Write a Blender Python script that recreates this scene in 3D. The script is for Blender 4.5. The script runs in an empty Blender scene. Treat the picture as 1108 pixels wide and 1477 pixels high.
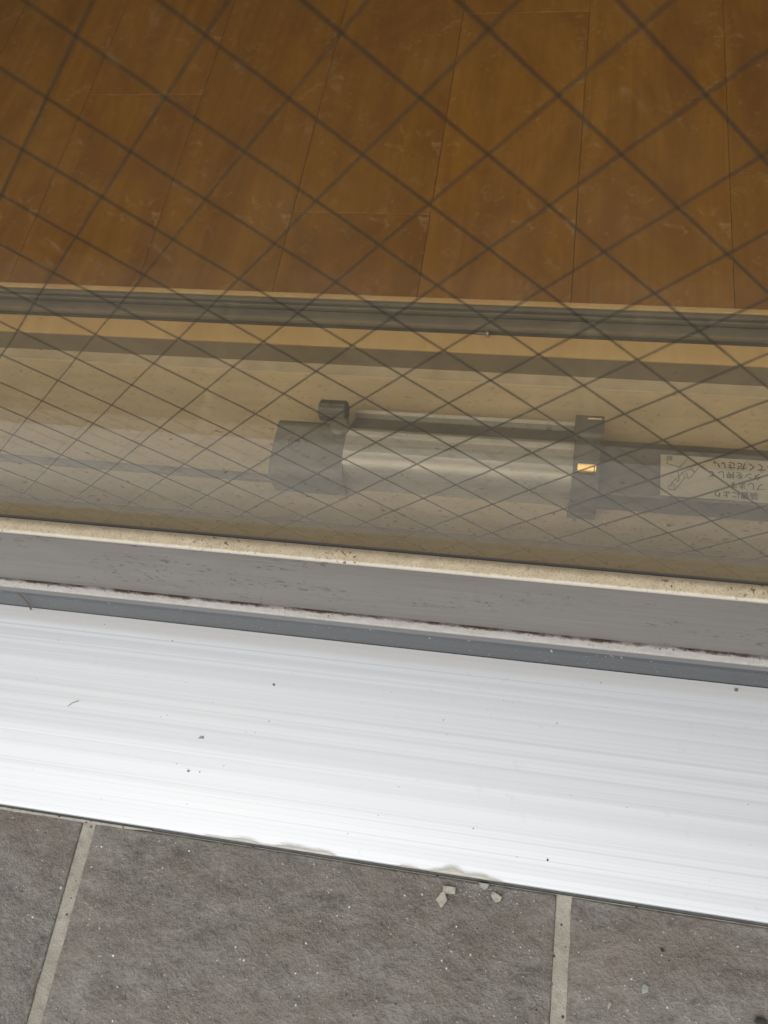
import bpy, bmesh, math, random
from mathutils import Vector, Matrix, noise
scn = bpy.context.scene
COL = scn.collection
rad = math.radians
R = random.Random(7)

# ------------------------------------------------------------------ camera
cd = bpy.data.cameras.new('camera'); cam = bpy.data.objects.new('camera', cd); COL.objects.link(cam)
scn.camera = cam
cd.sensor_fit = 'VERTICAL'; cd.sensor_height = 36.0; cd.sensor_width = 27.0
cd.lens = 36.0 * 1193.98 / 1477.0
cd.clip_start = 0.01; cd.clip_end = 500
right = Vector((0.98204819, 0.14582151, -0.11965546))
down = Vector((0.08003694, -0.89652942, -0.43569381))
fwd = Vector((-0.17080817, 0.41829546, -0.89210620))
M = Matrix((right, -down, -fwd)).transposed().to_4x4()
M.translation = Vector((0.09706, -0.16999, 0.562))
cam.matrix_world = M
cd.dof.use_dof = True; cd.dof.focus_distance = 0.50; cd.dof.aperture_fstop = 13.0

# ------------------------------------------------------------------ sky, sun, exposure
SUN_EL, SUN_AZ = 56.0, 214.0            # azimuth clockwise from +Y: behind the photographer, to the left
w = bpy.data.worlds.new('World'); scn.world = w; w.use_nodes = True
nt = w.node_tree; nt.nodes.clear()
sky = nt.nodes.new('ShaderNodeTexSky'); sky.sky_type = 'NISHITA'; sky.sun_disc = False
sky.sun_elevation = rad(SUN_EL); sky.sun_rotation = rad(SUN_AZ); sky.dust_density = 2.0; sky.air_density = 1.0; sky.ozone_density = 1.0
hs = nt.nodes.new('ShaderNodeHueSaturation'); hs.inputs['Saturation'].default_value = 0.22   # overcast: the blue washed out
bg = nt.nodes.new('ShaderNodeBackground'); bg.inputs['Strength'].default_value = 0.13
wo = nt.nodes.new('ShaderNodeOutputWorld')
nt.links.new(sky.outputs[0], hs.inputs['Color']); nt.links.new(hs.outputs[0], bg.inputs['Color']); nt.links.new(bg.outputs[0], wo.inputs[0])
sl = bpy.data.lights.new('sun', 'SUN'); sl.energy = 0.9; sl.angle = rad(75); sl.color = (1.0, 0.96, 0.9)
so = bpy.data.objects.new('sun', sl); COL.objects.link(so)
a = rad(SUN_AZ); e = rad(SUN_EL)
sd = Vector((math.sin(a) * math.cos(e), math.cos(a) * math.cos(e), math.sin(e)))
so.rotation_euler = sd.to_track_quat('Z', 'Y').to_euler(); so.location = sd * 10
scn.view_settings.view_transform = 'Standard'; scn.view_settings.look = 'None'
scn.view_settings.exposure = 0.68; scn.view_settings.gamma = 1.0; scn.view_settings.use_curve_mapping = False
scn.render.engine = 'CYCLES'
scn.cycles.max_bounces = 14; scn.cycles.transparent_max_bounces = 24; scn.cycles.diffuse_bounces = 6; scn.cycles.glossy_bounces = 6

# ------------------------------------------------------------------ helpers: objects
def link(name, me, mat=None, parent=None, loc=(0, 0, 0)):
    o = bpy.data.objects.new(name, me); COL.objects.link(o)
    if mat is not None and me is not None and len(me.materials) == 0: me.materials.append(mat)
    if parent: o.parent = parent
    o.location = loc
    return o
def tag(o, label=None, cat=None, group=None, kind=None):
    if label: o['label'] = label
    if cat: o['category'] = cat
    if group: o['group'] = group
    if kind: o['kind'] = kind
    return o
def thing(name, label, cat, loc=(0, 0, 0), group=None):
    o = bpy.data.objects.new(name, None); COL.objects.link(o); o.location = loc; o.empty_display_size = 0.02
    return tag(o, label, cat, group)
def mesh_of(bm, name, smooth=None):
    me = bpy.data.meshes.new(name); bm.normal_update(); bm.to_mesh(me); bm.free()
    if smooth is not None:
        me.polygons.foreach_set('use_smooth', [True] * len(me.polygons))
        me.set_sharp_from_angle(angle=rad(smooth))
    return me
def bevel(bm, r, seg=2, edges=None):
    bmesh.ops.bevel(bm, geom=list(edges) if edges else list(bm.edges), offset=r, segments=seg, profile=0.6, affect='EDGES', clamp_overlap=True)
def box(bm, x0, x1, y0, y1, z0, z1):
    v = [bm.verts.new(p) for p in ((x0, y0, z0), (x1, y0, z0), (x1, y1, z0), (x0, y1, z0), (x0, y0, z1), (x1, y0, z1), (x1, y1, z1), (x0, y1, z1))]
    return [bm.faces.new([v[i] for i in f]) for f in ((3, 2, 1, 0), (4, 5, 6, 7), (0, 1, 5, 4), (1, 2, 6, 5), (2, 3, 7, 6), (3, 0, 4, 7))]
def box_obj(name, d, mat, parent=None, r=0.0, seg=2):
    bm = bmesh.new(); box(bm, *d)
    if r: bevel(bm, r, seg)
    return link(name, mesh_of(bm, name, 40 if r else None), mat, parent)
def prism(name, pts, x0, x1, mat, parent=None, r=0.0, seg=2, smooth=35):
    """extrude a closed (y, z) outline (counter-clockwise seen from +x) along x"""
    bm = bmesh.new()
    A = [bm.verts.new((x0, y, z)) for y, z in pts]; B = [bm.verts.new((x1, y, z)) for y, z in pts]
    n = len(pts); long = []
    for i in range(n):
        j = (i + 1) % n
        bm.faces.new((A[i], A[j], B[j], B[i]))
    bm.faces.new(A[::-1]); bm.faces.new(B)
    bmesh.ops.recalc_face_normals(bm, faces=list(bm.faces))
    if r:
        long = [ed for ed in bm.edges if abs(ed.verts[0].co.x - ed.verts[1].co.x) > 1e-6]
        bevel(bm, r, seg, long)
    return link(name, mesh_of(bm, name, smooth), mat, parent)
def outline(name, pts, z0, z1, mat, parent=None, r=0.0, seg=2):
    """extrude an (x, y) outline upwards"""
    bm = bmesh.new()
    A = [bm.verts.new((x, y, z0)) for x, y in pts]; B = [bm.verts.new((x, y, z1)) for x, y in pts]
    n = len(pts)
    for i in range(n):
        j = (i + 1) % n
        bm.faces.new((A[i], A[j], B[j], B[i]))
    bm.faces.new(A[::-1]); bm.faces.new(B)
    bmesh.ops.recalc_face_normals(bm, faces=list(bm.faces))
    if r: bevel(bm, r, seg)
    return link(name, mesh_of(bm, name, 40), mat, parent)
def lathe_x(bm, prof, cy, cz, n=24):
    """prof: list of (x, radius) revolved about the x axis"""
    rings = []
    for x, r in prof:
        rings.append([bm.verts.new((x, cy + r * math.cos(2 * math.pi * k / n), cz + r * math.sin(2 * math.pi * k / n))) for k in range(n)])
    for i in range(len(rings) - 1):
        for k in range(n):
            bm.faces.new((rings[i][k], rings[i][(k + 1) % n], rings[i + 1][(k + 1) % n], rings[i + 1][k]))
    bm.faces.new(rings[0]); bm.faces.new(rings[-1][::-1])
    bmesh.ops.recalc_face_normals(bm, faces=list(bm.faces))
def lathe_z(bm, prof, cx, cy, n=24):
    rings = []
    for z, r in prof:
        rings.append([bm.verts.new((cx + r * math.cos(2 * math.pi * k / n), cy + r * math.sin(2 * math.pi * k / n), z)) for k in range(n)])
    for i in range(len(rings) - 1):
        for k in range(n):
            bm.faces.new((rings[i][k], rings[i][(k + 1) % n], rings[i + 1][(k + 1) % n], rings[i + 1][k]))
    bm.faces.new(rings[0]); bm.faces.new(rings[-1][::-1])
    bmesh.ops.recalc_face_normals(bm, faces=list(bm.faces))

# ------------------------------------------------------------------ helpers: materials
class Mat:
    def __init__(s, name):
        s.m = bpy.data.materials.new(name); s.m.use_nodes = True; s.t = s.m.node_tree; s.t.nodes.clear()
        s.out = s.n('ShaderNodeOutputMaterial'); s.tc = s.n('ShaderNodeTexCoord')
        s.co = s.tc.outputs['Object']
    def n(s, k, **kw):
        q = s.t.nodes.new(k)
        for a, b in kw.items(): setattr(q, a, b)
        return q
    def l(s, a, b): s.t.links.new(a, b)
    def put(s, sock, v):
        if hasattr(v, 'links'): s.l(v, sock)
        elif isinstance(v, (tuple, list)) and sock.type == 'RGBA' and len(v) == 3: sock.default_value = (*v, 1)
        else: sock.default_value = v
    def mapping(s, scale=(1, 1, 1), rot=(0, 0, 0), src=None):
        q = s.n('ShaderNodeMapping'); q.inputs['Scale'].default_value = scale; q.inputs['Rotation'].default_value = rot
        s.l(src or s.co, q.inputs['Vector']); return q.outputs[0]
    def noise(s, scale, detail=4, rough=0.55, vec=None, dist=0.0):
        q = s.n('ShaderNodeTexNoise'); q.inputs['Scale'].default_value = scale; q.inputs['Detail'].default_value = detail
        q.inputs['Roughness'].default_value = rough; q.inputs['Distortion'].default_value = dist
        s.l(vec or s.co, q.inputs['Vector']); return q.outputs['Fac']
    def voro(s, scale, vec=None, feat='F1', out='Distance', rnd=1.0):
        q = s.n('ShaderNodeTexVoronoi'); q.feature = feat; q.inputs['Scale'].default_value = scale; q.inputs['Randomness'].default_value = rnd
        s.l(vec or s.co, q.inputs['Vector']); return q.outputs[out]
    def ramp(s, v, lo, hi, a=0.0, b=1.0, smooth=False):
        q = s.n('ShaderNodeMapRange'); q.interpolation_type = 'SMOOTHSTEP' if smooth else 'LINEAR'
        s.l(v, q.inputs['Value'])
        for k, x in zip(('From Min', 'From Max', 'To Min', 'To Max'), (lo, hi, a, b)): s.put(q.inputs[k], x)
        return q.outputs[0]
    def math(s, op, a, b=0.0, clamp=False):
        q = s.n('ShaderNodeMath', operation=op, use_clamp=clamp); s.put(q.inputs[0], a); s.put(q.inputs[1], b); return q.outputs[0]
    def mix(s, f, a, b, mode='MIX'):
        q = s.n('ShaderNodeMix', data_type='RGBA', blend_type=mode); s.put(q.inputs[0], f); s.put(q.inputs[6], a); s.put(q.inputs[7], b); return q.outputs[2]
    def sep(s, v=None):
        q = s.n('ShaderNodeSeparateXYZ'); s.l(v or s.co, q.inputs[0]); return q.outputs
    def bump(s, h, dist, strength=1.0):
        q = s.n('ShaderNodeBump'); q.inputs['Strength'].default_value = strength; q.inputs['Distance'].default_value = dist; s.l(h, q.inputs['Height']); return q.outputs[0]
    def bsdf(s, col, rough=0.5, metal=0.0, spec=0.5, nrm=None, **kw):
        q = s.n('ShaderNodeBsdfPrincipled'); s.put(q.inputs['Base Color'], col); s.put(q.inputs['Roughness'], rough); s.put(q.inputs['Metallic'], metal)
        s.put(q.inputs['Specular IOR Level'], spec)
        if nrm is not None: s.l(nrm, q.inputs['Normal'])
        for k, v in kw.items(): s.put(q.inputs[k], v)
        s.last = q
        return q.outputs[0]
    def done(s, sh): s.l(sh, s.out.inputs['Surface']); return s.m

def m_plain(name, col, rough=0.6, metal=0.0, var=0.12, sc=60):
    k = Mat(name); f = k.noise(sc, 5)
    c = k.mix(k.ramp(f, 0.3, 0.7), tuple(x * (1 - var) for x in col), tuple(min(1, x * (1 + var)) for x in col))
    return k.done(k.bsdf(c, rough, metal))

# the tread: satin anodised aluminium, drawn along its length
def m_tread():
    k = Mat('satin_aluminium')
    st = k.noise(1.0, 3, 0.6, k.mapping((0.9, 900, 300)))
    st2 = k.noise(1.0, 4, 0.7, k.mapping((0.35, 130, 60)))
    st3 = k.noise(1.0, 2, 0.5, k.mapping((0.6, 38, 20)))
    st4 = k.noise(1.0, 3, 0.6, k.mapping((0.5, 380, 100)))
    y = k.sep()[1]
    c = k.mix(k.ramp(st2, 0.38, 0.66), (0.50, 0.513, 0.521), (0.605, 0.622, 0.632))
    c = k.mix(k.ramp(st, 0.56, 0.72, 0, 0.5), c, (0.44, 0.452, 0.464))
    c = k.mix(k.ramp(st3, 0.45, 0.65, 0, 0.5), c, (0.45, 0.468, 0.484))
    c = k.mix(k.ramp(st4, 0.52, 0.68, 0, 0.55), c, (0.40, 0.412, 0.424))
    wt = k.math('MULTIPLY', k.ramp(k.noise(120, 4, 0.7), 0.62, 0.68), k.ramp(k.noise(12, 3), 0.5, 0.62))
    c = k.mix(k.math('MULTIPLY', wt, 0.3), c, (0.42, 0.41, 0.39))
    dust = k.noise(1500, 3, 0.7); band = k.ramp(k.math('ADD', y, k.math('MULTIPLY', k.noise(30, 3), 0.004)), -0.0255, -0.0185, 0, 1, True)
    c = k.mix(k.math('MULTIPLY', band, k.ramp(dust, 0.35, 0.7, 0.25, 0.9)), c, (0.50, 0.48, 0.455))
    sp = k.ramp(k.voro(330), 0.04, 0.07, 1, 0); pick = k.ramp(k.noise(90, 2), 0.63, 0.66)
    c = k.mix(k.math('MULTIPLY', sp, pick), c, (0.22, 0.2, 0.18))
    h = k.math('ADD', k.math('MULTIPLY', st, 0.5), st2)
    ro = k.ramp(st2, 0.3, 0.7, 0.34, 0.5)
    return k.done(k.bsdf(c, ro, 0.26, 0.4, k.bump(h, 0.00012, 0.35)))
# the grey bottom rail: weathered, with dark dried spots
def m_rail():
    k = Mat('weathered_grey_aluminium')
    st = k.noise(1.0, 5, 0.65, k.mapping((14, 60, 420)))
    c = k.mix(k.ramp(st, 0.3, 0.7), (0.186, 0.170, 0.152), (0.232, 0.213, 0.193))
    c = k.mix(k.ramp(k.noise(28, 4, 0.6, k.mapping((0.6, 1, 1.6))), 0.45, 0.75, 0, 0.4), c, (0.268, 0.250, 0.229))
    c = k.mix(k.ramp(k.noise(700, 4, 0.7, k.mapping((0.5, 1, 1))), 0.52, 0.72, 0, 0.35), c, (0.14, 0.128, 0.115))
    x, y, z = k.sep()
    gx = k.math('DIVIDE', k.math('ADD', x, 0.115), 0.075); gz = k.math('DIVIDE', k.math('SUBTRACT', z, 0.105), 0.022)
    bell = k.math('EXPONENT', k.math('MULTIPLY', k.math('ADD', k.math('MULTIPLY', gx, gx), k.math('MULTIPLY', gz, gz)), -0.7))
    clus = k.math('ADD', k.noise(24.0, 3, 0.5, k.mapping((1.0, 1, 2.2))), k.math('MULTIPLY', bell, 0.17))
    sp = k.noise(300, 4, 0.65, k.mapping((0.6, 1, 1), (0, 0.35, 0)), 0.6)
    spot = k.math('MULTIPLY', k.ramp(sp, 0.585, 0.625), k.ramp(clus, 0.535, 0.63))
    c = k.mix(k.math('MULTIPLY', spot, 0.9), c, (0.06, 0.07, 0.068))
    low = k.ramp(z, 0.074, 0.0715, 0, 0.75, True)
    c = k.mix(k.math('MULTIPLY', low, k.ramp(k.noise(160, 4), 0.35, 0.6)), c, (0.10, 0.06, 0.035))
    return k.done(k.bsdf(c, 0.5, 0.35, 0.4, k.bump(st, 0.0002, 0.3)))
def m_bead():
    k = Mat('dusty_tan_bead')
    n1 = k.noise(900, 4, 0.7); n2 = k.noise(140, 4, 0.6)
    c = k.mix(k.ramp(n2, 0.3, 0.7), (0.37, 0.31, 0.21), (0.47, 0.40, 0.285))
    c = k.mix(k.ramp(n1, 0.5, 0.66, 0, 0.8), c, (0.21, 0.16, 0.095))
    x, y, z = k.sep()
    edge = k.math('ADD', y, k.math('MULTIPLY', k.noise(260, 4), 0.0016)); wear = k.ramp(edge, -0.0105, -0.0118, 0, 0.75, True)
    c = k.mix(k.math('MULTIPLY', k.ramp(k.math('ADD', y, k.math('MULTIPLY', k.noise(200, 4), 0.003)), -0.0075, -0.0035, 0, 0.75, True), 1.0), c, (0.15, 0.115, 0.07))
    c = k.mix(wear, c, (0.60, 0.565, 0.49))
    cl = k.math('MULTIPLY', k.ramp(k.noise(420, 3), 0.60, 0.66), k.ramp(k.noise(22, 2), 0.54, 0.62))
    c = k.mix(cl, c, (0.09, 0.065, 0.04))
    return k.done(k.bsdf(c, 0.75, 0.0, 0.3, k.bump(n1, 0.0003, 0.5)))
def m_outer_rail():
    k = Mat('grimy_light_aluminium')
    x, y, z = k.sep()
    c = k.mix(k.ramp(k.noise(420, 4, 0.75, k.mapping((0.35, 1, 1))), 0.35, 0.75), (0.43, 0.41, 0.38), (0.32, 0.30, 0.275))
    c = k.mix(k.math('MULTIPLY', k.ramp(k.noise(700, 3, 0.7), 0.55, 0.65, 0, 0.7), k.ramp(k.noise(40, 3), 0.45, 0.6)), c, (0.23, 0.19, 0.15))
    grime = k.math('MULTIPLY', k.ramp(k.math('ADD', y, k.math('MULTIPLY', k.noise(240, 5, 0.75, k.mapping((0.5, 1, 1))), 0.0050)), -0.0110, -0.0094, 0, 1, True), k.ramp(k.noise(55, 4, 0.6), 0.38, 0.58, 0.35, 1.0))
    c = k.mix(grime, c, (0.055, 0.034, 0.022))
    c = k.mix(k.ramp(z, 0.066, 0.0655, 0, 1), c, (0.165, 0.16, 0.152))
    return k.done(k.bsdf(c, 0.5, 0.2, 0.4))
def m_riser():
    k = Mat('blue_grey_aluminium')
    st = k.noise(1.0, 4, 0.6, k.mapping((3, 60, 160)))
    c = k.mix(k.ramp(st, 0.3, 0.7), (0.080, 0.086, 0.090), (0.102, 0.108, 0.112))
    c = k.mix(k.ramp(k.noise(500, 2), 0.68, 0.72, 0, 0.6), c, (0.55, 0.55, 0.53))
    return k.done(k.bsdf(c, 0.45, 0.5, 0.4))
# sill bed behind the glass: beige, dusty, fine dark dashes
def m_bed():
    k = Mat('dusty_beige_sill')
    st = k.noise(1.0, 5, 0.65, k.mapping((10, 120, 120)))
    c = k.mix(k.ramp(st, 0.3, 0.7), (0.54, 0.445, 0.285), (0.65, 0.54, 0.36))
    c = k.mix(k.ramp(k.noise(25, 4), 0.4, 0.7, 0, 0.45), c, (0.43, 0.36, 0.25))
    d = k.noise(420, 3, 0.6, k.mapping((0.42, 1, 1), (0, 0, 0.25)))
    c = k.mix(k.math('MULTIPLY', k.ramp(d, 0.61, 0.67), 0.38), c, (0.13, 0.10, 0.06))
    return k.done(k.bsdf(c, 0.55, 0.1, 0.4))
def m_wood(name, a, b, dark, rough=0.45, knots=True):
    k = Mat(name)
    oi = k.n('ShaderNodeObjectInfo')
    off = k.n('ShaderNodeVectorMath', operation='ADD'); k.l(k.co, off.inputs[0])
    cmb = k.n('ShaderNodeCombineXYZ'); k.l(k.math('MULTIPLY', oi.outputs['Random'], 17.0), cmb.inputs[0]); k.l(k.math('MULTIPLY', oi.outputs['Random'], 31.0), cmb.inputs[1])
    k.l(cmb.outputs[0], off.inputs[1]); v = off.outputs[0]
    g = k.noise(1.0, 6, 0.65, k.mapping((110, 5, 60), src=v), 0.4)
    g2 = k.noise(1.0, 4, 0.6, k.mapping((16, 6, 20), src=v), 1.2)
    c = k.mix(k.ramp(g, 0.3, 0.7), a, b)
    c = k.mix(k.ramp(g2, 0.42, 0.68, 0, 0.8), c, dark)
    tone = k.ramp(oi.outputs['Random'], 0, 1, 0.93, 1.07)
    hsv = k.n('ShaderNodeHueSaturation'); k.l(c, hsv.inputs['Color']); k.l(tone, hsv.inputs['Value']); c = hsv.outputs[0]
    # scuffs and pale marks from use
    sc = k.math('MULTIPLY', k.ramp(k.noise(75, 5, 0.72, dist=1.0), 0.55, 0.70), k.ramp(k.noise(11, 3), 0.40, 0.6))
    c = k.mix(k.math('MULTIPLY', sc, 0.5), c, (0.50, 0.37, 0.23))
    return k.done(k.bsdf(c, k.ramp(g2, 0.3, 0.7, rough - 0.06, rough + 0.12), 0.0, 0.4, k.bump(g, 0.0003, 0.25)))
def m_tile():
    k = Mat('riven_taupe_tile')
    oi = k.n('ShaderNodeObjectInfo')
    off = k.n('ShaderNodeVectorMath', operation='ADD'); k.l(k.co, off.inputs[0])
    cmb = k.n('ShaderNodeCombineXYZ'); k.l(k.math('MULTIPLY', oi.outputs['Random'], 9.0), cmb.inputs[0]); k.l(k.math('MULTIPLY', oi.outputs['Random'], 5.0), cmb.inputs[1])
    k.l(cmb.outputs[0], off.inputs[1]); v = off.outputs[0]
    mp = k.mapping((0.62, 1.15, 1), (0, 0, rad(-38)), v)
    big = k.noise(26, 5, 0.6, mp, 0.3); ridge = k.noise(75, 4, 0.6, mp, 0.2); mid = k.noise(250, 4, 0.65, v, 0.15); fine = k.noise(650, 4, 0.7, v)
    c = k.mix(k.ramp(k.math('ADD', k.math('MULTIPLY', ridge, 0.6), k.math('MULTIPLY', mid, 0.4)), 0.36, 0.64), (0.096, 0.085, 0.072), (0.236, 0.222, 0.196))
    c = k.mix(k.ramp(big, 0.45, 0.68, 0, 0.55), c, (0.142, 0.104, 0.084))
    c = k.mix(k.ramp(k.noise(45, 4, 0.6, v), 0.5, 0.66, 0, 0.5), c, (0.172, 0.158, 0.127))
    c = k.mix(k.ramp(fine, 0.53, 0.70, 0, 0.65), c, (0.27, 0.25, 0.225))
    c = k.mix(k.ramp(fine, 0.42, 0.28, 0, 0.6), c, (0.07, 0.06, 0.052))
    # mica glints and dark pits
    d = k.voro(300, v); pick = k.voro(300, v, out='Color')
    rr = k.n('ShaderNodeSeparateColor'); k.l(pick, rr.inputs[0])
    gl = k.math('MULTIPLY', k.ramp(d, 0.13, 0.21, 1, 0), k.ramp(rr.outputs[0], 0.968, 0.978))
    pit = k.math('MULTIPLY', k.ramp(d, 0.12, 0.2, 1, 0), k.ramp(rr.outputs[1], 0.975, 0.98))
    d2 = k.voro(560, v); p2 = k.voro(560, v, out='Color'); r2 = k.n('ShaderNodeSeparateColor'); k.l(p2, r2.inputs[0])
    gl2 = k.math('MULTIPLY', k.ramp(d2, 0.18, 0.3, 1, 0), k.ramp(r2.outputs[0], 0.955, 0.965))
    c = k.mix(gl, c, (0.68, 0.66, 0.6)); c = k.mix(k.math('MULTIPLY', gl2, 0.7), c, (0.5, 0.47, 0.44)); c = k.mix(pit, c, (0.02, 0.018, 0.016))
    h = k.math('ADD', k.math('ADD', big, ridge), k.math('ADD', k.math('MULTIPLY', mid, 0.9), k.math('MULTIPLY', fine, 0.35)))
    return k.done(k.bsdf(c, 0.62, 0.0, 0.4, k.bump(h, 0.004, 0.55)))
def m_grout():
    k = Mat('pale_cement_grout')
    c = k.mix(k.ramp(k.noise(60, 5), 0.3, 0.7), (0.27, 0.255, 0.205), (0.37, 0.352, 0.295))
    c = k.mix(k.ramp(k.noise(900, 3, 0.7), 0.55, 0.75, 0, 0.6), c, (0.19, 0.175, 0.14))
    c = k.mix(k.ramp(k.noise(170, 5, 0.7), 0.50, 0.68, 0, 0.6), c, (0.17, 0.155, 0.12))
    d = k.voro(300); p = k.voro(300, out='Color'); r = k.n('ShaderNodeSeparateColor'); k.l(p, r.inputs[0])
    c = k.mix(k.math('MULTIPLY', k.ramp(d, 0.2, 0.32, 1, 0), k.ramp(r.outputs[0], 0.88, 0.90)), c, (0.055, 0.048, 0.04))
    return k.done(k.bsdf(c, 0.9, 0, 0.2, k.bump(k.noise(700, 4), 0.0012, 0.6)))
# glass: clear with a faint warm green cast, mirror share by angle (Schlick), dust and dried drops on the outside
def m_glass(outer):
    k = Mat('wired_glass_dusty' if outer else 'wired_glass')
    lw = k.n('ShaderNodeLayerWeight'); lw.inputs['Blend'].default_value = 0.5
    fac = k.math('ADD', k.math('MULTIPLY', k.math('POWER', lw.outputs['Facing'], 5.0), 0.60), 0.034)
    tr = k.n('ShaderNodeBsdfTransparent'); tr.inputs['Color'].default_value = (0.955, 0.92, 0.85, 1)
    gl = k.n('ShaderNodeBsdfGlossy'); gl.inputs['Roughness'].default_value = 0.0; gl.inputs['Color'].default_value = (1, 1, 1, 1)
    m = k.n('ShaderNodeMixShader'); k.l(fac, m.inputs[0]); k.l(tr.outputs[0], m.inputs[1]); k.l(gl.outputs[0], m.inputs[2])
    sh = m.outputs[0]
    if outer:
        x, y, z = k.sep()
        haze = k.ramp(k.noise(22, 5, 0.65), 0.3, 0.75, 0.022, 0.092)
        hz = k.math('ADD', k.math('MULTIPLY', haze, k.ramp(z, 0.47, 0.30, 0.06, 1.0)), k.ramp(z, 0.30, 0.18, 0.0, 0.045))
        smear = k.math('MULTIPLY', k.ramp(k.noise(150, 5, 0.7, k.mapping((1, 1, 0.6)), 1.0), 0.60, 0.72), k.ramp(k.noise(20, 3), 0.45, 0.6))
        hz = k.math('ADD', hz, k.math('MULTIPLY', smear, 0.09))
        d = k.n('ShaderNodeBsdfDiffuse'); d.inputs['Color'].default_value = (0.58, 0.50, 0.36, 1)
        m2 = k.n('ShaderNodeMixShader'); k.l(hz, m2.inputs[0]); k.l(sh, m2.inputs[1]); k.l(d.outputs[0], m2.inputs[2]); sh = m2.outputs[0]
        grime_shade = k.ramp(k.math('ADD', z, k.math('MULTIPLY', k.noise(70, 4, 0.6), -0.008)), 0.190, 0.172, 0, 0.5, True)  # brown dirt at the pane's foot, also painting the dark shade band there
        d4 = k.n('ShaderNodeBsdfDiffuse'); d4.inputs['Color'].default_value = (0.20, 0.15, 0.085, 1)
        m4 = k.n('ShaderNodeMixShader'); k.l(grime_shade, m4.inputs[0]); k.l(sh, m4.inputs[1]); k.l(d4.outputs[0], m4.inputs[2]); sh = m4.outputs[0]
        # dried dirt flecks, thick near the bottom edge
        f = k.noise(480, 3, 0.62, k.mapping((0.5, 1, 0.75), (0, 0.3, 0)))
        thr = k.ramp(z, 0.165, 0.36, 0.625, 0.74)
        fl = k.math('MULTIPLY', k.ramp(k.math('SUBTRACT', f, thr), 0.0, 0.04), 0.6)
        d2 = k.n('ShaderNodeBsdfDiffuse'); d2.inputs['Color'].default_value = (0.10, 0.075, 0.045, 1)
        m3 = k.n('ShaderNodeMixShader'); k.l(fl, m3.inputs[0]); k.l(sh, m3.inputs[1]); k.l(d2.outputs[0], m3.inputs[2]); sh = m3.outputs[0]
    return k.done(sh)
def m_silver():
    k = Mat('brushed_silver')
    st = k.noise(1.0, 4, 0.6, k.mapping((8, 500, 500)))
    c = k.mix(k.ramp(st, 0.3, 0.7), (0.50, 0.49, 0.445), (0.60, 0.59, 0.54))
    c = k.mix(k.ramp(k.noise(120, 4), 0.58, 0.7, 0, 0.5), c, (0.36, 0.34, 0.29))
    return k.done(k.bsdf(c, 0.5, 0.4, 0.4, k.bump(st, 0.0001, 0.2)))
def m_plastic(name, col, rough=0.5):
    k = Mat(name); n = k.noise(90, 5, 0.6); f = k.noise(1400, 3, 0.7)
    c = k.mix(k.ramp(n, 0.3, 0.7), tuple(x * 0.86 for x in col), tuple(x * 1.12 for x in col))
    c = k.mix(k.ramp(f, 0.6, 0.75, 0, 0.35), c, (0.32, 0.29, 0.23))
    return k.done(k.bsdf(c, rough, 0.0, 0.45, k.bump(f, 0.0002, 0.3)))
def m_smear():
    k = Mat('mortar_smear')
    at = k.n('ShaderNodeAttribute'); at.attribute_name = 'cover'
    n = k.noise(1.0, 5, 0.7, k.mapping((60, 500, 300)))
    f = k.math('MULTIPLY', k.ramp(k.math('ADD', at.outputs['Fac'], k.math('MULTIPLY', k.math('SUBTRACT', n, 0.5), 0.7)), 0.28, 0.95, 0, 1, True), 0.9)
    c = k.mix(k.ramp(n, 0.35, 0.65), (0.40, 0.38, 0.325), (0.55, 0.53, 0.47))
    b = k.bsdf(c, 0.85, 0, 0.2)
    tr = k.n('ShaderNodeBsdfTransparent'); m = k.n('ShaderNodeMixShader'); k.l(f, m.inputs[0]); k.l(tr.outputs[0], m.inputs[1]); k.l(b, m.inputs[2])
    return k.done(m.outputs[0])

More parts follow.
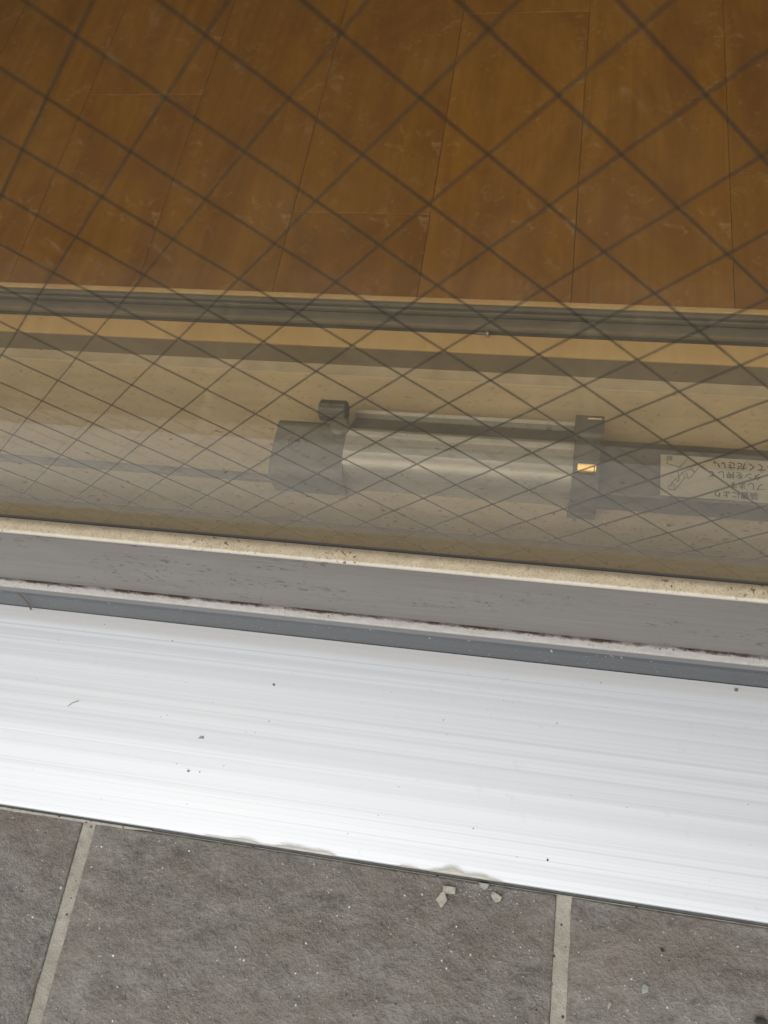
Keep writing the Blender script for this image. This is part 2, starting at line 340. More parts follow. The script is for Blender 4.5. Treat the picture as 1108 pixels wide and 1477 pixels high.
MT = dict(tread=m_tread(), rail=m_rail(), bead=m_bead(), orail=m_outer_rail(), riser=m_riser(), bed=m_bed(),
          floor=m_wood('varnished_floor_wood', (0.218, 0.101, 0.012), (0.292, 0.144, 0.020), (0.172, 0.072, 0.009)),
          trim=m_wood('pale_trim_wood', (0.50, 0.36, 0.17), (0.58, 0.42, 0.20), (0.46, 0.31, 0.135), 0.5),
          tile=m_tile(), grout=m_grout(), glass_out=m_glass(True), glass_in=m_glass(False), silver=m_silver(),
          plastic=m_plastic('grey_plastic', (0.195, 0.188, 0.162)), plastic_d=m_plastic('dark_grey_plastic', (0.13, 0.125, 0.108)),
          barm=m_plastic('grey_coated_metal', (0.15, 0.142, 0.122), 0.4), chan=m_plain('grey_track_aluminium', (0.27, 0.255, 0.215), 0.42, 0.5),
          chan_d=m_plain('dark_track_groove', (0.055, 0.05, 0.04), 0.6), gasket=m_plain('black_gasket', (0.035, 0.033, 0.03), 0.7),
          gap_dark=m_plain('dark_gap_shadow', (0.06, 0.06, 0.058), 0.7, 0, 0.3, 200), brass=m_plain('polished_brass', (0.83, 0.58, 0.22), 0.22, 1.0, 0.15),
          brass_dull=m_plain('tarnished_brass', (0.42, 0.33, 0.17), 0.45, 0.8, 0.2), paper=m_plain('sticker_paper', (0.50, 0.465, 0.37), 0.6, 0, 0.08), ink=m_plain('printed_ink', (0.05, 0.045, 0.038), 0.7),
          wire=m_plain('steel_wire', (0.007, 0.0065, 0.005), 0.85, 0.0), plaster=m_plain('pale_plaster', (0.55, 0.53, 0.5), 0.9, 0, 0.05, 8),
          ceil=m_plain('ceiling_paper', (0.6, 0.58, 0.54), 0.9, 0, 0.04, 8), cladding=m_plain('house_render', (0.42, 0.4, 0.37), 0.9, 0, 0.08, 12),
          earth=m_plain('packed_earth', (0.085, 0.065, 0.045), 0.95, 0, 0.3, 3), chip=m_plain('mortar_chip', (0.33, 0.315, 0.26), 0.9, 0, 0.35, 300),
          chip_g=m_plain('grey_stone_chip', (0.27, 0.28, 0.25), 0.9, 0, 0.2, 400), dark=m_plain('dark_crumb', (0.03, 0.027, 0.025), 0.9),
          twig=m_plain('dry_stalk', (0.16, 0.12, 0.09), 0.8), grit=m_plain('grit', (0.16, 0.145, 0.125), 0.9, 0, 0.4, 900), smear=m_smear())

# ------------------------------------------------------------------ setting: ground, paving
XL, XR = -0.92, 1.02
o = box_obj('ground', (-60, 60, -60, 60, -0.35, -0.26), MT['earth']); tag(o, kind='structure')  # unseen lower earth, kept dark for the glass to reflect
TW, PITCH, TD = 0.3035, 0.3125, 0.180  # row cut short out of view so the pane mirrors the dark earth
XJ, Y0 = -0.1752, -0.1530                    # a joint centre and the front edge of the first row
pav = box_obj('pavement', (XJ - 7 * PITCH, XJ + 9 * PITCH, Y0 - TD + 0.004, Y0 + 0.0006, -0.2595, -0.0015), MT['grout']); tag(pav, kind='structure')
tiles = []
for q in range(3):                                  # fired edges run a little uneven
    bm = bmesh.new(); loop = []; N = 44; M2 = 22
    def jit(a_, b_): return 0.00055 * noise.noise(Vector((a_ * 70, b_ * 70, q * 9.0))) + 0.0003 * noise.noise(Vector((a_ * 260, b_ * 260, q * 9.0)))
    for i in range(N): x = -TW / 2 + TW * i / N; loop.append((x, -TD / 2 + jit(x, 1)))
    for i in range(M2): y = -TD / 2 + TD * i / M2; loop.append((TW / 2 + jit(2, y), y))
    for i in range(N): x = TW / 2 - TW * i / N; loop.append((x, TD / 2 + jit(x, 3) * 0.3))
    for i in range(M2): y = TD / 2 - TD * i / M2; loop.append((-TW / 2 + jit(4, y), y))
    rows = []
    for inset, z in ((0, -0.009), (0, -0.0012), (0.0004, -0.0004), (0.0013, 0.0)):
        rows.append([bm.verts.new((x * (1 - inset / (TW / 2)), y * (1 - inset / (TD / 2)), z)) for x, y in loop])
    L = len(loop)
    for r0, r1 in zip(rows, rows[1:]):
        for i in range(L): bm.faces.new((r0[i], r0[(i + 1) % L], r1[(i + 1) % L], r1[i]))
    bm.faces.new(rows[-1])
    me = mesh_of(bm, 'tile', 60); me.materials.append(MT['tile']); tiles.append(me)
for i in range(-7, 9):
    t = link('tile', tiles[i % 3], None, pav, (XJ + (i + 0.5) * PITCH, Y0 - TD / 2, R.uniform(-0.0003, 0.0003)))
    t.rotation_euler = (R.uniform(-1, 1) * 0.001, R.uniform(-1, 1) * 0.001, 0)
# house walls round the door, room behind it (all of it out of the frame but for the floor)
for nm, d, m in (('house_wall', (-2.2, XL - 0.06, -0.03, 0.20, -0.255, 2.75), 'cladding'), ('house_wall', (XR + 0.06, 2.3, -0.03, 0.20, -0.255, 2.75), 'cladding'),
                 ('house_wall', (XL - 0.06, XR + 0.06, -0.03, 0.20, 1.99, 2.75), 'cladding'),
                 ('room_wall', (-2.2, -2.08, 0.2005, 3.7, -0.02, 2.6), 'plaster'), ('room_wall', (2.18, 2.3, 0.2005, 3.7, -0.02, 2.6), 'plaster'),
                 ('room_wall', (-2.2, 2.3, 3.7005, 3.82, -0.02, 2.6), 'plaster'), ('ceiling', (-2.2, 2.3, 0.2005, 3.7, 2.44, 2.6), 'ceil')):
    tag(box_obj(nm, d, MT[m]), kind='structure')
# ------------------------------------------------------------------ setting: wooden floor
FZ, FY0 = 0.092, 0.2236
fl = box_obj('floor', (-2.07, 2.17, FY0 + 0.001, 3.69, 0.02, FZ - 0.0085), MT['chan_d']); tag(fl, kind='structure')
PW = 0.1093; XF = 0.0055
board = {}
def plank(x0, ya, yb):
    L = round(yb - ya, 4)
    if L not in board:
        bm = bmesh.new(); box(bm, 0.00018, PW - 0.00018, 0.0004, L - 0.0004, -0.008, 0.0); bevel(bm, 0.0002, 1)
        board[L] = mesh_of(bm, 'plank', 30); board[L].materials.append(MT['floor'])
    link('plank', board[L], None, fl, (x0, ya, FZ + R.uniform(-0.00012, 0.00012)))
first = {0: 0.542, -1: 0.3040, -2: 0.74, 1: 0.86, -3: 0.44, 2: 0.35, -4: 0.63, -5: 0.33, -6: 0.8}
for i in range(-18, 19):
    y = FY0; nxt = first.get(i, FY0 + R.choice((0.1, 0.25, 0.4, 0.55, 0.7)))
    while y < 3.60:
        nxt = min(nxt, 3.68)
        plank(XF + i * PW, y, nxt); y = nxt; nxt += 0.909

# ------------------------------------------------------------------ threshold: the white tread in front of the door
TZ = 0.0115; YF = -0.1507
st = thing('door_threshold', 'wide white satin aluminium tread along the foot of the glass door', 'threshold', (0, -0.08, 0))
def loc(o, p):                                     # keep world-built meshes in place under an empty
    o.location = -Vector(p.location); return o
loc(prism('tread', [(YF, TZ - 0.0105), (-0.0140, TZ - 0.0105), (-0.0140, TZ), (YF + 0.0012, TZ), (YF + 0.0003, TZ - 0.0004), (YF, TZ - 0.0012)], XL, XR, MT['tread'], st), st)
loc(prism('gap_shadow', [(YF + 0.004, -0.006), (YF + 0.004, 0.0006), (YF - 0.0012, 0.0002), (YF - 0.0019, -0.006)][::-1], XL, XR, MT['gap_dark'], st), st)  # dark strip painting the shadow line in the gap between tread and tiles
# thin mortar line left along the tile edge
def ragged(name, x0, x1, y0, y1, z0, z1, mat, n=60, amp=0.0006):
    bm = bmesh.new(); T = []; B = []
    for i in range(n + 1):
        x = x0 + (x1 - x0) * i / n; ed = min(1, i / 4, (n - i) / 4)
        yy = y1 + (y0 - y1) * (1 - ed) * 0.9 + amp * noise.noise(Vector((x * 90, 3, 0)))
        zz = z1 + 0.0003 * noise.noise(Vector((x * 300, 8, 0)))
        T.append((bm.verts.new((x, y0, zz)), bm.verts.new((x, yy, zz - 0.0003)))); B.append((bm.verts.new((x, y0, z0)), bm.verts.new((x, yy, z0))))
    for i in range(n):
        bm.faces.new((T[i][0], T[i + 1][0], T[i + 1][1], T[i][1])); bm.faces.new((T[i][1], T[i + 1][1], B[i + 1][1], B[i][1])); bm.faces.new((T[i + 1][0], T[i][0], B[i][0], B[i + 1][0]))
    bmesh.ops.recalc_face_normals(bm, faces=list(bm.faces))
    return link(name, mesh_of(bm, name, 50), mat)
tag(ragged('mortar_bead', -0.40, -0.130, -0.15215, -0.1538, -0.003, 0.0010, MT['grout']), 'thin pale mortar line along the tread edge over the left tile joint', 'mortar')
def smear(x0, x1, w0, label):
    bm = bmesh.new(); lay = bm.verts.layers.float.new('cover'); nx, ny = 90, 10; g = []
    pts = [(YF + w0 * (1 - j / (ny - 2)), TZ + 0.00022) for j in range(ny - 1)]
    pts[-1] = (YF + 0.0011, TZ + 0.0002); pts += [(YF + 0.0001, TZ - 0.0003), (YF - 0.0002, TZ - 0.0012), (YF - 0.0002, TZ - 0.0040)]; ny = len(pts)
    for i in range(nx + 1):
        u = i / nx; row = []
        for j, (y, z) in enumerate(pts):
            v = bm.verts.new((x0 + (x1 - x0) * u, y, z)); dd = j / (ny - 1)
            env = (math.sin(math.pi * u) ** 0.5) * (0.35 + 0.5 * u + 0.55 * noise.noise(Vector((u * 5.0, x0 * 30, 0))))
            v[lay] = max(0.0, min(1.0, 0.25 + (dd - (1 - env) * 0.8) * 1.3)) * min(1, max(0, math.sin(math.pi * u)) * 3)
            row.append(v)
        g.append(row)
    for i in range(nx):
        for j in range(ny - 1): bm.faces.new((g[i][j], g[i][j + 1], g[i + 1][j + 1], g[i + 1][j]))
    bmesh.ops.recalc_face_normals(bm, faces=list(bm.faces))
    tag(link('mortar_smear', mesh_of(bm, 'mortar_smear'), MT['smear']), label, 'mortar', 'mortar smears on the tread edge')
smear(-0.100, 0.004, 0.0075, 'longer streaky grey mortar smear on the tread edge, left of the chips')
smear(0.030, 0.106, 0.0085, 'shorter beige mortar smear on the tread edge above the loose chips')

# ------------------------------------------------------------------ sill frame: riser, outer rail, bed behind the glass
LIPY = 0.1725
sf = thing('sill_frame', 'aluminium door sill frame with outer rail and dusty beige bed under the glass door', 'sill frame', (0, 0.05, 0.0))
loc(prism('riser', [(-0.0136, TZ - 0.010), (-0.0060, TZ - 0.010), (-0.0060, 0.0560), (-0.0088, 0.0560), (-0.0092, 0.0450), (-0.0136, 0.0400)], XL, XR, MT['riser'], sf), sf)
loc(prism('outer_rail', [(-0.0168, 0.0562), (-0.0030, 0.0562), (-0.0030, 0.0678), (-0.0168, 0.0674)], XL, XR, MT['orail'], sf, 0.0010), sf)
loc(prism('sill_bed', [(-0.0028, 0.050), (0.1818, 0.050), (0.1818, 0.0620), (-0.0028, 0.0620)], XL, XR, MT['bed'], sf), sf)
loc(prism('bed_lip', [(LIPY, 0.0621), (0.1818, 0.0621), (0.1818, 0.0632), (LIPY + 0.0006, 0.0630)], XL, XR, m_plain('bluish_beige_lip', (0.50, 0.43, 0.31), 0.5, 0.1), sf), sf)
loc(prism('guide_rail', [(0.0795, 0.0621), (0.0855, 0.0621), (0.0850, 0.0660), (0.0800, 0.0660)], XL, XR, m_plain('worn_guide_aluminium', (0.26, 0.245, 0.215), 0.5, 0.2), sf, 0.0008), sf)
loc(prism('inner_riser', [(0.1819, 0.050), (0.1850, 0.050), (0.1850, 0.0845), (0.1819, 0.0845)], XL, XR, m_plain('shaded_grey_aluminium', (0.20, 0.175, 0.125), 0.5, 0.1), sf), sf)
tag(box_obj('sill_trim', (XL, XR, 0.1815, 0.1975, 0.0847, 0.0862), MT['trim'], None, 0.0004), 'narrow pale orange wooden strip between the beige sill and the grey track', 'trim')
it = thing('inner_track', 'grey grooved aluminium track between the wooden strip and the brown floor', 'track', (0, 0.21, 0.08))
loc(prism('channel', [(0.1976, 0.080), (0.2186, 0.080), (0.2186, 0.0868), (0.1976, 0.0868)], XL, XR, MT['chan_d'], it), it)
for y0, y1, z1 in ((0.1996, 0.2072, 0.0925), (0.2100, 0.2118, 0.0934), (0.2144, 0.2180, 0.0934)):
    loc(prism('track_ridge', [(y0, 0.0869), (y1, 0.0869), (y1, z1), (y0, z1)], XL, XR, MT['chan'], it, 0.0005), it)
tag(box_obj('floor_nosing', (XL, XR, 0.2188, 0.2233, 0.080, 0.0930), MT['trim'], None, 0.0006), 'thin pale wooden nosing where the brown floor boards begin', 'trim')
# small screw standing in the dark gap of the track
sc = thing('screw', 'tiny dull grey screw lying in the dark gap beside the wooden strip', 'screw', (0.0563, 0.1962, 0.0880))
bm = bmesh.new(); lathe_x(bm, [(-0.0050, 0.0010), (0.0012, 0.0010)], 0, 0.0012, 10); link('shank', mesh_of(bm, 'shank', 40), MT['plastic_d'], sc)
bm = bmesh.new(); lathe_x(bm, [(0.0012, 0.0012), (0.0020, 0.0023), (0.0034, 0.0023), (0.0038, 0.0016)], 0, 0.0012, 14); link('head', mesh_of(bm, 'head', 40), MT['chan'], sc)

# ------------------------------------------------------------------ sliding door with wired glass
GT = 0.0034; INB = 0.0096; LZ = 0.1604; DTOP = 1.93
dr = thing('sliding_door', 'sliding glass door with diamond wire mesh in the pane and a grey bottom rail', 'door', (0, 0, 0.07))
loc(prism('bottom_rail', [(-0.0122, 0.0712), (INB, 0.0712), (INB, LZ - 0.004), (-0.0122, LZ - 0.004)], XL + 0.04, XR - 0.04, MT['rail'], dr, 0.0006), dr)
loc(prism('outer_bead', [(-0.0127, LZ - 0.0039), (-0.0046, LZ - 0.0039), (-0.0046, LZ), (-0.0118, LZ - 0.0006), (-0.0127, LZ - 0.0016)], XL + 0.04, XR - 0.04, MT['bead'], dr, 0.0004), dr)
loc(prism('gasket', [(-0.0045, LZ - 0.0039), (-GT - 0.0001, LZ - 0.0039), (-GT - 0.0001, LZ + 0.0010), (-0.0045, LZ - 0.0010)], XL + 0.04, XR - 0.04, MT['gasket'], dr), dr)
loc(prism('inner_bead', [(GT + 0.0001, LZ - 0.0039), (INB, LZ - 0.0039), (INB, LZ - 0.0012), (GT + 0.0001, LZ)], XL + 0.04, XR - 0.04, m_plain('inner_bead_aluminium', (0.17, 0.15, 0.11), 0.6, 0.1), dr), dr)
for x0, x1 in ((XL, XL + 0.0398), (XR - 0.0398, XR)):
    loc(box_obj('stile', (x0, x1, -0.0122, 0.0240, 0.0712, DTOP), MT['rail'], dr, 0.0008), dr)
loc(box_obj('top_rail', (XL + 0.04, XR - 0.04, -0.0122, 0.0240, DTOP - 0.05, DTOP), MT['rail'], dr, 0.0008), dr)
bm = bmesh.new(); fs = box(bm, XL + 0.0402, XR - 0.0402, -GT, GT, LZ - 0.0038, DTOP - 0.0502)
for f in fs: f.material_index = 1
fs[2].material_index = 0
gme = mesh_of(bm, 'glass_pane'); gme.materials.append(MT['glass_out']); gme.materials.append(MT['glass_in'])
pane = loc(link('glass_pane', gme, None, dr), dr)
# wires: two families of twisted steel wire, square mesh standing on its corner
U, ASP, ZC = 0.0320, 1.0187, 0.49512
x_lo, x_hi, z_lo, z_hi = XL + 0.041, XR - 0.041, LZ - 0.0036, DTOP - 0.051
def wire(fam, k):
    seed = k * 3.7 + fam * 100; rr = random.Random(seed)
    offx = rr.uniform(-0.00035, 0.00035)
    s = 1 if fam == 0 else -1                       # fam 0 climbs to the right, fam 1 to the left
    base = k * U if fam == 0 else -k * U            # x where the wire crosses z = ZC (lattice origin)
    pts = []; n = 0
    z = z_lo
    while z <= z_hi:
        x = base + s * (z - ZC) / ASP
        jog = 0.00055 * noise.noise(Vector((z * 26, seed, 0))) + 0.00022 * noise.noise(Vector((z * 95, seed, 4)))
        X = x + offx + jog
        if x_lo < X < x_hi: pts.append((X, 0.00032 * (1 if fam else -1) + 0.00016 * noise.noise(Vector((z * 120, seed, 9))), z))
        z += 0.0045
    if len(pts) < 4: return
    bm = bmesh.new(); rings = []; rad_w = 0.00030
    ax = Vector((s, 0, ASP)).normalized(); u = Vector((0, 1, 0)); v = ax.cross(u)
    for p in pts:
        c = Vector(p); rings.append([bm.verts.new(c + rad_w * (u * math.cos(t) + v * math.sin(t))) for t in (0.5, 2.07, 3.64, 5.21)])
    for a_, b_ in zip(rings, rings[1:]):
        for q in range(4): bm.faces.new((a_[q], a_[(q + 1) % 4], b_[(q + 1) % 4], b_[q]))
    bm.faces.new(rings[0][::-1]); bm.faces.new(rings[-1])
    bmesh.ops.recalc_face_normals(bm, faces=list(bm.faces))
    o = link('wire', mesh_of(bm, 'wire', 180), MT['wire'], pane)
for fam in (0, 1):
    for k in range(-75, 76): wire(fam, k)

# ------------------------------------------------------------------ the lock bar lying on the sill bed
BZ = 0.0622
lk = thing('lock_bar', 'grey and silver door stop bar with clamps and a sticker lying on the beige sill', 'door stop', (0.05, 0.10, BZ))
# silver cylinder cover: lip at the back, sloping back face, flat top, rounded front
tp = [(0.0795, 0.0622), (0.1340, 0.0622), (0.1340, 0.0790), (0.1330, 0.0802), (0.1306, 0.0796), (0.1296, 0.0700), (0.1116, 0.0700),
      (0.1106, 0.0922), (0.1084, 0.0931), (0.1058, 0.0926), (0.1050, 0.0915), (0.0930, 0.0922)]
for i in range(0, 9):
    t = i / 8; tp.append((0.0915 - 0.0118 * math.sin(t * math.pi / 2), 0.0780 + 0.0136 * math.cos(t * math.pi / 2)))
loc(prism('silver_cover', tp, -0.0270, 0.1232, MT['silver'], lk, 0.0, 2, 25), lk)
loc(prism('back_shade_plate', [(0.1118, 0.0640), (0.1295, 0.0640), (0.1295, 0.0745), (0.1122, 0.0895), (0.1118, 0.0895)], -0.0268, 0.1226, MT['plastic'], lk, 0.0006, 2), lk)  # added plate: its darker grey paints the shade on the cover's back slope
# left end block with a round recess ring
bk = loc(prism('end_block', [(0.0735, 0.0622), (0.1215, 0.0622), (0.1180, 0.0850), (0.1140, 0.0885), (0.0800, 0.0890), (0.0745, 0.0850)], -0.0768, -0.0262, MT['plastic'], lk, 0.002, 3), lk)
bm = bmesh.new()
ring = [(0.0886, 0.0042), (0.0902, 0.0045), (0.0902, 0.0072), (0.0886, 0.0076)]
lathe_r = []
for k in range(32):
    t = 2 * math.pi * k / 32; lathe_r.append([bm.verts.new((-0.0618 + r * math.cos(t), 0.0980 + r * math.sin(t), z)) for z, r in ring])
for k in range(32):
    for q in range(4): bm.faces.new((lathe_r[k][q], lathe_r[(k + 1) % 32][q], lathe_r[(k + 1) % 32][(q + 1) % 4], lathe_r[k][(q + 1) % 4]))
bmesh.ops.recalc_face_normals(bm, faces=list(bm.faces))
link('button_ring', mesh_of(bm, 'button_ring', 40), MT['plastic'], bk)
bm = bmesh.new(); lathe_z(bm, [(0.0880, 0.0036), (0.0893, 0.0034), (0.0896, 0.0022)], -0.0618, 0.0980, 20); link('button', mesh_of(bm, 'button', 40), MT['plastic_d'], bk)
# adjusting knobs: ribbed rollers on necks
def knob(x0, x1, cy, cz, r, ribs=14):
    n = ribs * 4; bm = bmesh.new(); rings = []
    for x, q in ((x0, r - 0.0010), (x0 + 0.0010, r), (x1 - 0.0010, r), (x1, r - 0.0010)):
        rings.append([bm.verts.new((x, cy + (q - (0.00035 if k % 4 > 1 else 0)) * math.cos(2 * math.pi * k / n), cz + (q - (0.00035 if k % 4 > 1 else 0)) * math.sin(2 * math.pi * k / n))) for k in range(n)])
    for i in range(3):
        for k in range(n): bm.faces.new((rings[i][k], rings[i][(k + 1) % n], rings[i + 1][(k + 1) % n], rings[i + 1][k]))
    bm.faces.new(rings[0]); bm.faces.new(rings[3][::-1]); bmesh.ops.recalc_face_normals(bm, faces=list(bm.faces))
    return loc(link('knob', mesh_of(bm, 'knob', 25), MT['plastic_d'], lk), lk)
kb = knob(-0.0478, -0.0288, 0.1225, 0.0935, 0.0072)
bm = bmesh.new(); lathe_z(bm, [(0.0885, 0.0072), (0.0945, 0.0070), (0.0962, 0.0050)], -0.0318, 0.1105, 24)
link('neck', mesh_of(bm, 'neck', 40), MT['plastic'], kb)
# right clamp: body, foot and square head with a brass edge; brass window in its top
cl = loc(prism('clamp_body', [(0.0722, 0.0685), (0.1150, 0.0685), (0.1125, 0.0945), (0.1060, 0.0985), (0.0930, 0.0960), (0.0800, 0.0930), (0.0735, 0.0850)], 0.1228, 0.1388, MT['plastic_d'], lk, 0.0012, 2), lk)
hd = loc(prism('clamp_head', [(0.1110, 0.0900), (0.1275, 0.0900), (0.1275, 0.0985), (0.1262, 0.1000), (0.1130, 0.1000), (0.1110, 0.0985)], 0.1226, 0.1404, MT['plastic_d'], lk, 0.0010, 2), lk)
prism('brass_edge', [(0.1236, 0.0990), (0.1246, 0.0990), (0.1246, 0.1006), (0.1244, 0.1007), (0.1236, 0.1003)], 0.1300, 0.1385, MT['brass_dull'], hd)
loc(prism('clamp_foot', [(0.0705, 0.0622), (0.0900, 0.0622), (0.0900, 0.0684), (0.0712, 0.0684)], 0.1222, 0.1398, MT['barm'], lk, 0.001, 2), lk)
bp = prism('brass_window', [(0.0862, 0.0930), (0.0922, 0.0930), (0.0922, 0.0988), (0.0916, 0.0990), (0.0862, 0.0955)], 0.1253, 0.1352, MT['brass'], cl, 0.0002, 1)
bq = prism('brass_tooth', [(0.0862, 0.0930), (0.0922, 0.0930), (0.0922, 0.0992), (0.0916, 0.0994), (0.0862, 0.0959)], 0.1358, 0.1366, MT['brass'], cl, 0.0001, 1)
# long grey bar to the right
br = loc(prism('bar', [(0.0805, 0.0622), (0.1222, 0.0622), (0.1215, 0.0790), (0.1128, 0.0868), (0.0782, 0.0868), (0.0775, 0.0858), (0.0775, 0.0660)], 0.1389, 0.62, MT['barm'], lk, 0.0008, 2), lk)
# printed sticker on the bar
SX0, SX1, SY0, SY1, SZ = 0.1770, 0.2720, 0.0797, 0.1090, 0.0869
stk = loc(box_obj('sticker', (SX0, SX1, SY0, SY1, SZ, SZ + 0.00015), MT['paper'], lk), lk)
PZ = SZ + 0.00019
def text_mesh(body, width, height=None):
    c = bpy.data.curves.new('lettering', 'FONT'); c.body = body; c.size = 0.01; c.resolution_u = 3; c.offset = 0.00022; c.align_x = 'RIGHT'; c.align_y = 'CENTER'
    t = bpy.data.objects.new('lettering', c); COL.objects.link(t)
    bpy.context.view_layer.update()
    dg = bpy.context.evaluated_depsgraph_get(); me = bpy.data.meshes.new_from_object(t.evaluated_get(dg))
    bpy.data.objects.remove(t); bpy.data.curves.remove(c)
    xs = [v.co.x for v in me.vertices]; ys = [v.co.y for v in me.vertices]
    if not xs: return None
    f = width / (max(xs) - min(xs)); g = f if height is None else height / (max(ys) - min(ys))
    mx, my = max(xs), (max(ys) + min(ys)) / 2
    for v in me.vertices: v.co = Vector(((v.co.x - mx) * f, (v.co.y - my) * g, 0))
    me.materials.clear(); me.name = 'lettering'
    return me
ADV = 0.00530
for body, x, y in (('してください。', 0.2088, 0.1040), ('タンを押して', 0.2062, 0.0972), ('プします', 0.2178, 0.0902), ('装置により', 0.2092, 0.0836)):
    me = text_mesh(body, ADV * len(body) * 0.97)
    if me:
        t = link('lettering', me, MT['ink'], stk); t.location = (x, y, PZ); t.rotation_euler = (0, 0, math.pi)
def strokes(name, segs, wd):
    bm = bmesh.new()
    for i, (ax_, ay, bx_, by) in enumerate(segs):
        d = Vector((bx_ - ax_, by - ay, 0)); q = d.cross(Vector((0, 0, 1))).normalized() * wd / 2; A = Vector((ax_, ay, i * 4e-6)); B = Vector((bx_, by, i * 4e-6))
        f = bm.faces.new([bm.verts.new(p) for p in (A - q, B - q, B + q, A + q)])
        f.normal_update()
        if f.normal.z < 0: f.normal_flip()
    o = link(name, mesh_of(bm, name), MT['ink'], stk); o.location = (0, 0, PZ); return o
def poly(*p): return [(p[i][0], p[i][1], p[i + 1][0], p[i + 1][1]) for i in range(len(p) - 1)]
# line drawing of the bar with its leader line and the little caption
def dp(px, py):                                     # sticker coordinates of the drawing (picture units of its 90 x 80 patch)
    u = px / 1108.0; v_ = py / 985.0
    return (0.1735 + u * 0.0372, 0.1137 - v_ * 0.0385 - u * -0.0012)
segs = []
segs += poly(dp(245, 715), dp(310, 640), dp(380, 560), dp(430, 540), dp(500, 440), dp(590, 400), dp(640, 380))
segs += poly(dp(245, 715), dp(265, 765), dp(360, 770), dp(450, 660), dp(540, 545), dp(630, 545), dp(700, 460), dp(790, 350))
segs += poly(dp(310, 640), dp(350, 670), dp(360, 770)); segs += poly(dp(380, 560), dp(410, 625), dp(450, 560), dp(430, 540)); segs += poly(dp(415, 420), dp(430, 540), dp(500, 440), dp(540, 545))
segs += poly(dp(560, 430), dp(600, 540)); segs += poly(dp(640, 380), dp(720, 440), dp(690, 370), dp(600, 400)); segs += poly(dp(280, 700), dp(320, 715), dp(300, 680))
segs += poly(dp(415, 390), dp(590, 190)); segs += poly(dp(225, 145), dp(225, 295), dp(500, 365))
strokes('drawing', segs, 0.00038)
cap = []
for q in (160, 190, 220): cap += poly(dp(250, q), dp(310, q + 4))
cap += poly(dp(252, 150), dp(252, 235)) + poly(dp(280, 150), dp(282, 235)) + poly(dp(308, 155), dp(310, 235))
strokes('caption', cap, 0.00030)

# ------------------------------------------------------------------ small debris, each piece its own thing
def chip(name, x, y, z, sx, sy, sz, mat, label, cat='chip', seed=1, rz=0.0, group=None, corners=None):
    rr = random.Random(seed); bm = bmesh.new()
    if corners:
        for px, py in corners:
            for zz in (0, 1): bm.verts.new((px * sx * (0.93 if zz else 1), py * sy * (0.93 if zz else 1), sz * zz * rr.uniform(0.8, 1.1)))
    else:
        for _ in range(16):
            d = Vector((rr.uniform(-1, 1), rr.uniform(-1, 1), rr.uniform(-1, 1))).normalized() * rr.uniform(0.8, 1)
            bm.verts.new((d.x * sx, d.y * sy, (d.z + 0.9) * sz * 0.5))
    bmesh.ops.convex_hull(bm, input=list(bm.verts))
    for v in [v for v in bm.verts if not v.link_faces]: bm.verts.remove(v)
    bmesh.ops.recalc_face_normals(bm, faces=list(bm.faces))
    o = link(name, mesh_of(bm, name), mat); o.location = (x, y, z); o.rotation_euler = (0, 0, rz)
    return tag(o, label, cat, group)
G = 'mortar chips on the tiles'
chip('mortar_chip', 0.0640, -0.1655, 0.0002, 0.0040, 0.0050, 0.0030, MT['chip'], 'pointed pale mortar chip lying just below the oblong one', seed=3, group=G, corners=((-0.9, -0.1), (0.1, -1), (0.95, 0.05), (0.35, 0.95), (-0.2, 0.8)))
chip('mortar_chip', 0.0680, -0.1597, 0.0002, 0.0042, 0.0026, 0.0028, MT['chip'], 'oblong pale mortar chip touching the pointed chip', seed=4, group=G, rz=0.05, corners=((-1, -0.9), (0.95, -0.7), (1, 0.8), (-0.9, 0.9)))
chip('mortar_chip', 0.0968, -0.1592, 0.0002, 0.0038, 0.0033, 0.0030, MT['chip'], 'rounded heart shaped mortar chip near the right tile joint', seed=6, group=G, corners=((-0.9, 0.3), (-0.6, 0.9), (0.2, 0.5), (0.95, 0.1), (0.7, -0.7), (-0.1, -1), (-0.7, -0.3)))
chip('mortar_chip', 0.0890, -0.1545, 0.0002, 0.0036, 0.0022, 0.0020, MT['chip_g'], 'flat grey mortar flake tucked against the tread edge', seed=8, group=G, corners=((-1, 0.8), (0.9, 0.8), (0.6, -0.3), (0.1, -1), (-0.6, -0.2)))
chip('stone_chip', 0.1849, -0.1954, 0.0002, 0.0030, 0.0034, 0.0022, MT['chip_g'], 'greenish grey stone chip on the right hand tile', seed=11)
chip('stone_chip', 0.1655, -0.2060, 0.0002, 0.0011, 0.0026, 0.0012, MT['chip'], 'slim beige sliver on the right hand tile below the greenish chip', seed=12, rz=-0.3)
chip('dark_crumb', 0.2471, -0.2010, 0.0002, 0.0042, 0.0026, 0.0026, MT['dark'], 'black crumb in the bottom right corner of the tiles', 'crumb', 13)
chip('dark_crumb', 0.1945, -0.1735, 0.0002, 0.0017, 0.0014, 0.0012, MT['dark'], 'small dark brown crumb on the right hand tile near the tread', 'crumb', 14)
chip('dark_crumb', -0.1077, -0.0908, TZ, 0.0028, 0.0011, 0.0010, MT['chip_g'], 'grey crumb, largest of the specks on the white tread', 'crumb', 15, 0.05)
chip('dark_crumb', -0.1108, -0.1131, TZ, 0.0012, 0.0010, 0.0008, MT['grit'], 'tiny dark speck on the tread below the largest crumb', 'crumb', 16)
chip('dark_crumb', -0.0651, -0.0496, TZ, 0.0011, 0.0012, 0.0008, MT['grit'], 'tiny dark speck on the tread near the blue grey riser', 'crumb', 17)
chip('dark_crumb', 0.1256, -0.1350, TZ, 0.0008, 0.0009, 0.0007, MT['dark'], 'lone black speck on the lower right of the white tread', 'crumb', 18)
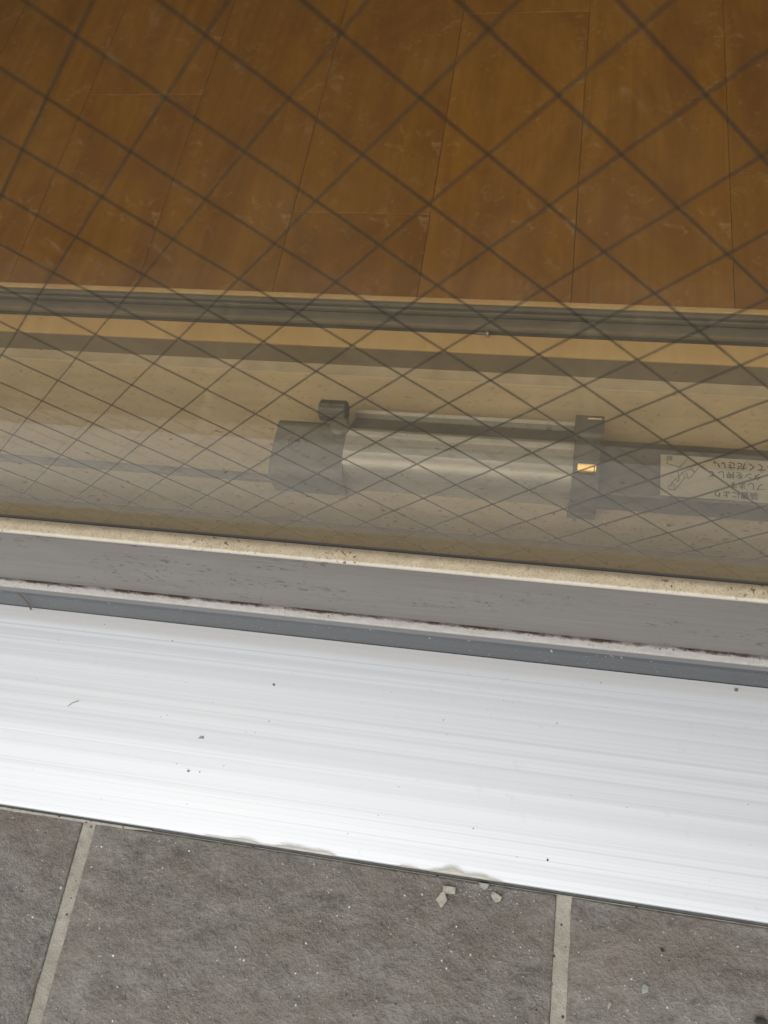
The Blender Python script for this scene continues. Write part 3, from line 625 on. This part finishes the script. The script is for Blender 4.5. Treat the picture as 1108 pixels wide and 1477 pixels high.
chip('dark_crumb', 0.2374, -0.0175, TZ, 0.0018, 0.0015, 0.0014, MT['twig'], 'brown crumb on the tread at the foot of the riser, far right', 'crumb', 19)
def stalk(pts, r, label):
    bm = bmesh.new(); rings = []
    for p in pts: rings.append([bm.verts.new((p[0] + r * math.cos(t) * 0.7, p[1] + r * math.cos(t) * 0.7, p[2] + r * math.sin(t))) for t in (0, 1.26, 2.51, 3.77, 5.03)])
    for a_, b_ in zip(rings, rings[1:]):
        for q in range(5): bm.faces.new((a_[q], a_[(q + 1) % 5], b_[(q + 1) % 5], b_[q]))
    bm.faces.new(rings[0]); bm.faces.new(rings[-1][::-1]); bmesh.ops.recalc_face_normals(bm, faces=list(bm.faces))
    tag(link('stalk', mesh_of(bm, 'stalk', 60), MT['twig']), label, 'stalk')
stalk([(-0.2455, -0.0176, 0.0560), (-0.2480, -0.0170, 0.0450), (-0.2530, -0.0162, 0.0300), (-0.2600, -0.0158, 0.0125)], 0.0007, 'thin dark stalk leaning on the blue grey riser at the left')
stalk([(-0.2085, -0.0815, TZ + 0.0004), (-0.2055, -0.0788, TZ + 0.0006), (-0.2020, -0.0772, TZ + 0.0005)], 0.0004, 'bent hair thin stalk lying on the left of the white tread')
# grit nobody could count: on the tread, in the outer rail's corner and on the tiles
bm = bmesh.new(); rr = random.Random(5)
def grain(x, y, z, s):
    m = Matrix.Translation((x, y, z)) @ Matrix.Rotation(rr.uniform(0, 3), 4, 'Z') @ Matrix.Diagonal((s * rr.uniform(0.7, 1.6), s, s * 0.7, 1))
    bmesh.ops.create_icosphere(bm, subdivisions=1, radius=1, matrix=m)
for _ in range(60): grain(rr.uniform(-0.33, 0.33), rr.uniform(-0.145, -0.016), TZ + 0.0001, rr.choice((0.0002, 0.00025, 0.0003, 0.0004)))
for _ in range(140): grain(rr.uniform(-0.33, 0.33), -0.0118 - abs(rr.gauss(0, 0.0009)), 0.0678, rr.uniform(0.0002, 0.0006))
for _ in range(130): grain(rr.uniform(-0.33, 0.33), rr.uniform(-0.0070, -0.0047), LZ - 0.0001, rr.uniform(0.0002, 0.0005))
tag(link('grit', mesh_of(bm, 'grit'), MT['grit']), 'scattered dark grit on the white tread and along the door rail', 'grit', kind='stuff')
bm = bmesh.new()
for _ in range(200): grain(rr.uniform(-0.30, 0.32), rr.uniform(-0.31, -0.156), 0.0, rr.uniform(0.0003, 0.0008))
for _ in range(40): grain(rr.gauss(0.075, 0.03), -0.1545 - abs(rr.gauss(0, 0.005)), 0.0, rr.uniform(0.0002, 0.0006))
tag(link('sand_grains', mesh_of(bm, 'sand_grains'), m_plain('pale_sand', (0.36, 0.34, 0.30), 0.8, 0, 0.3, 900)), 'pale sand grains strewn over the taupe tiles', 'sand', kind='stuff')
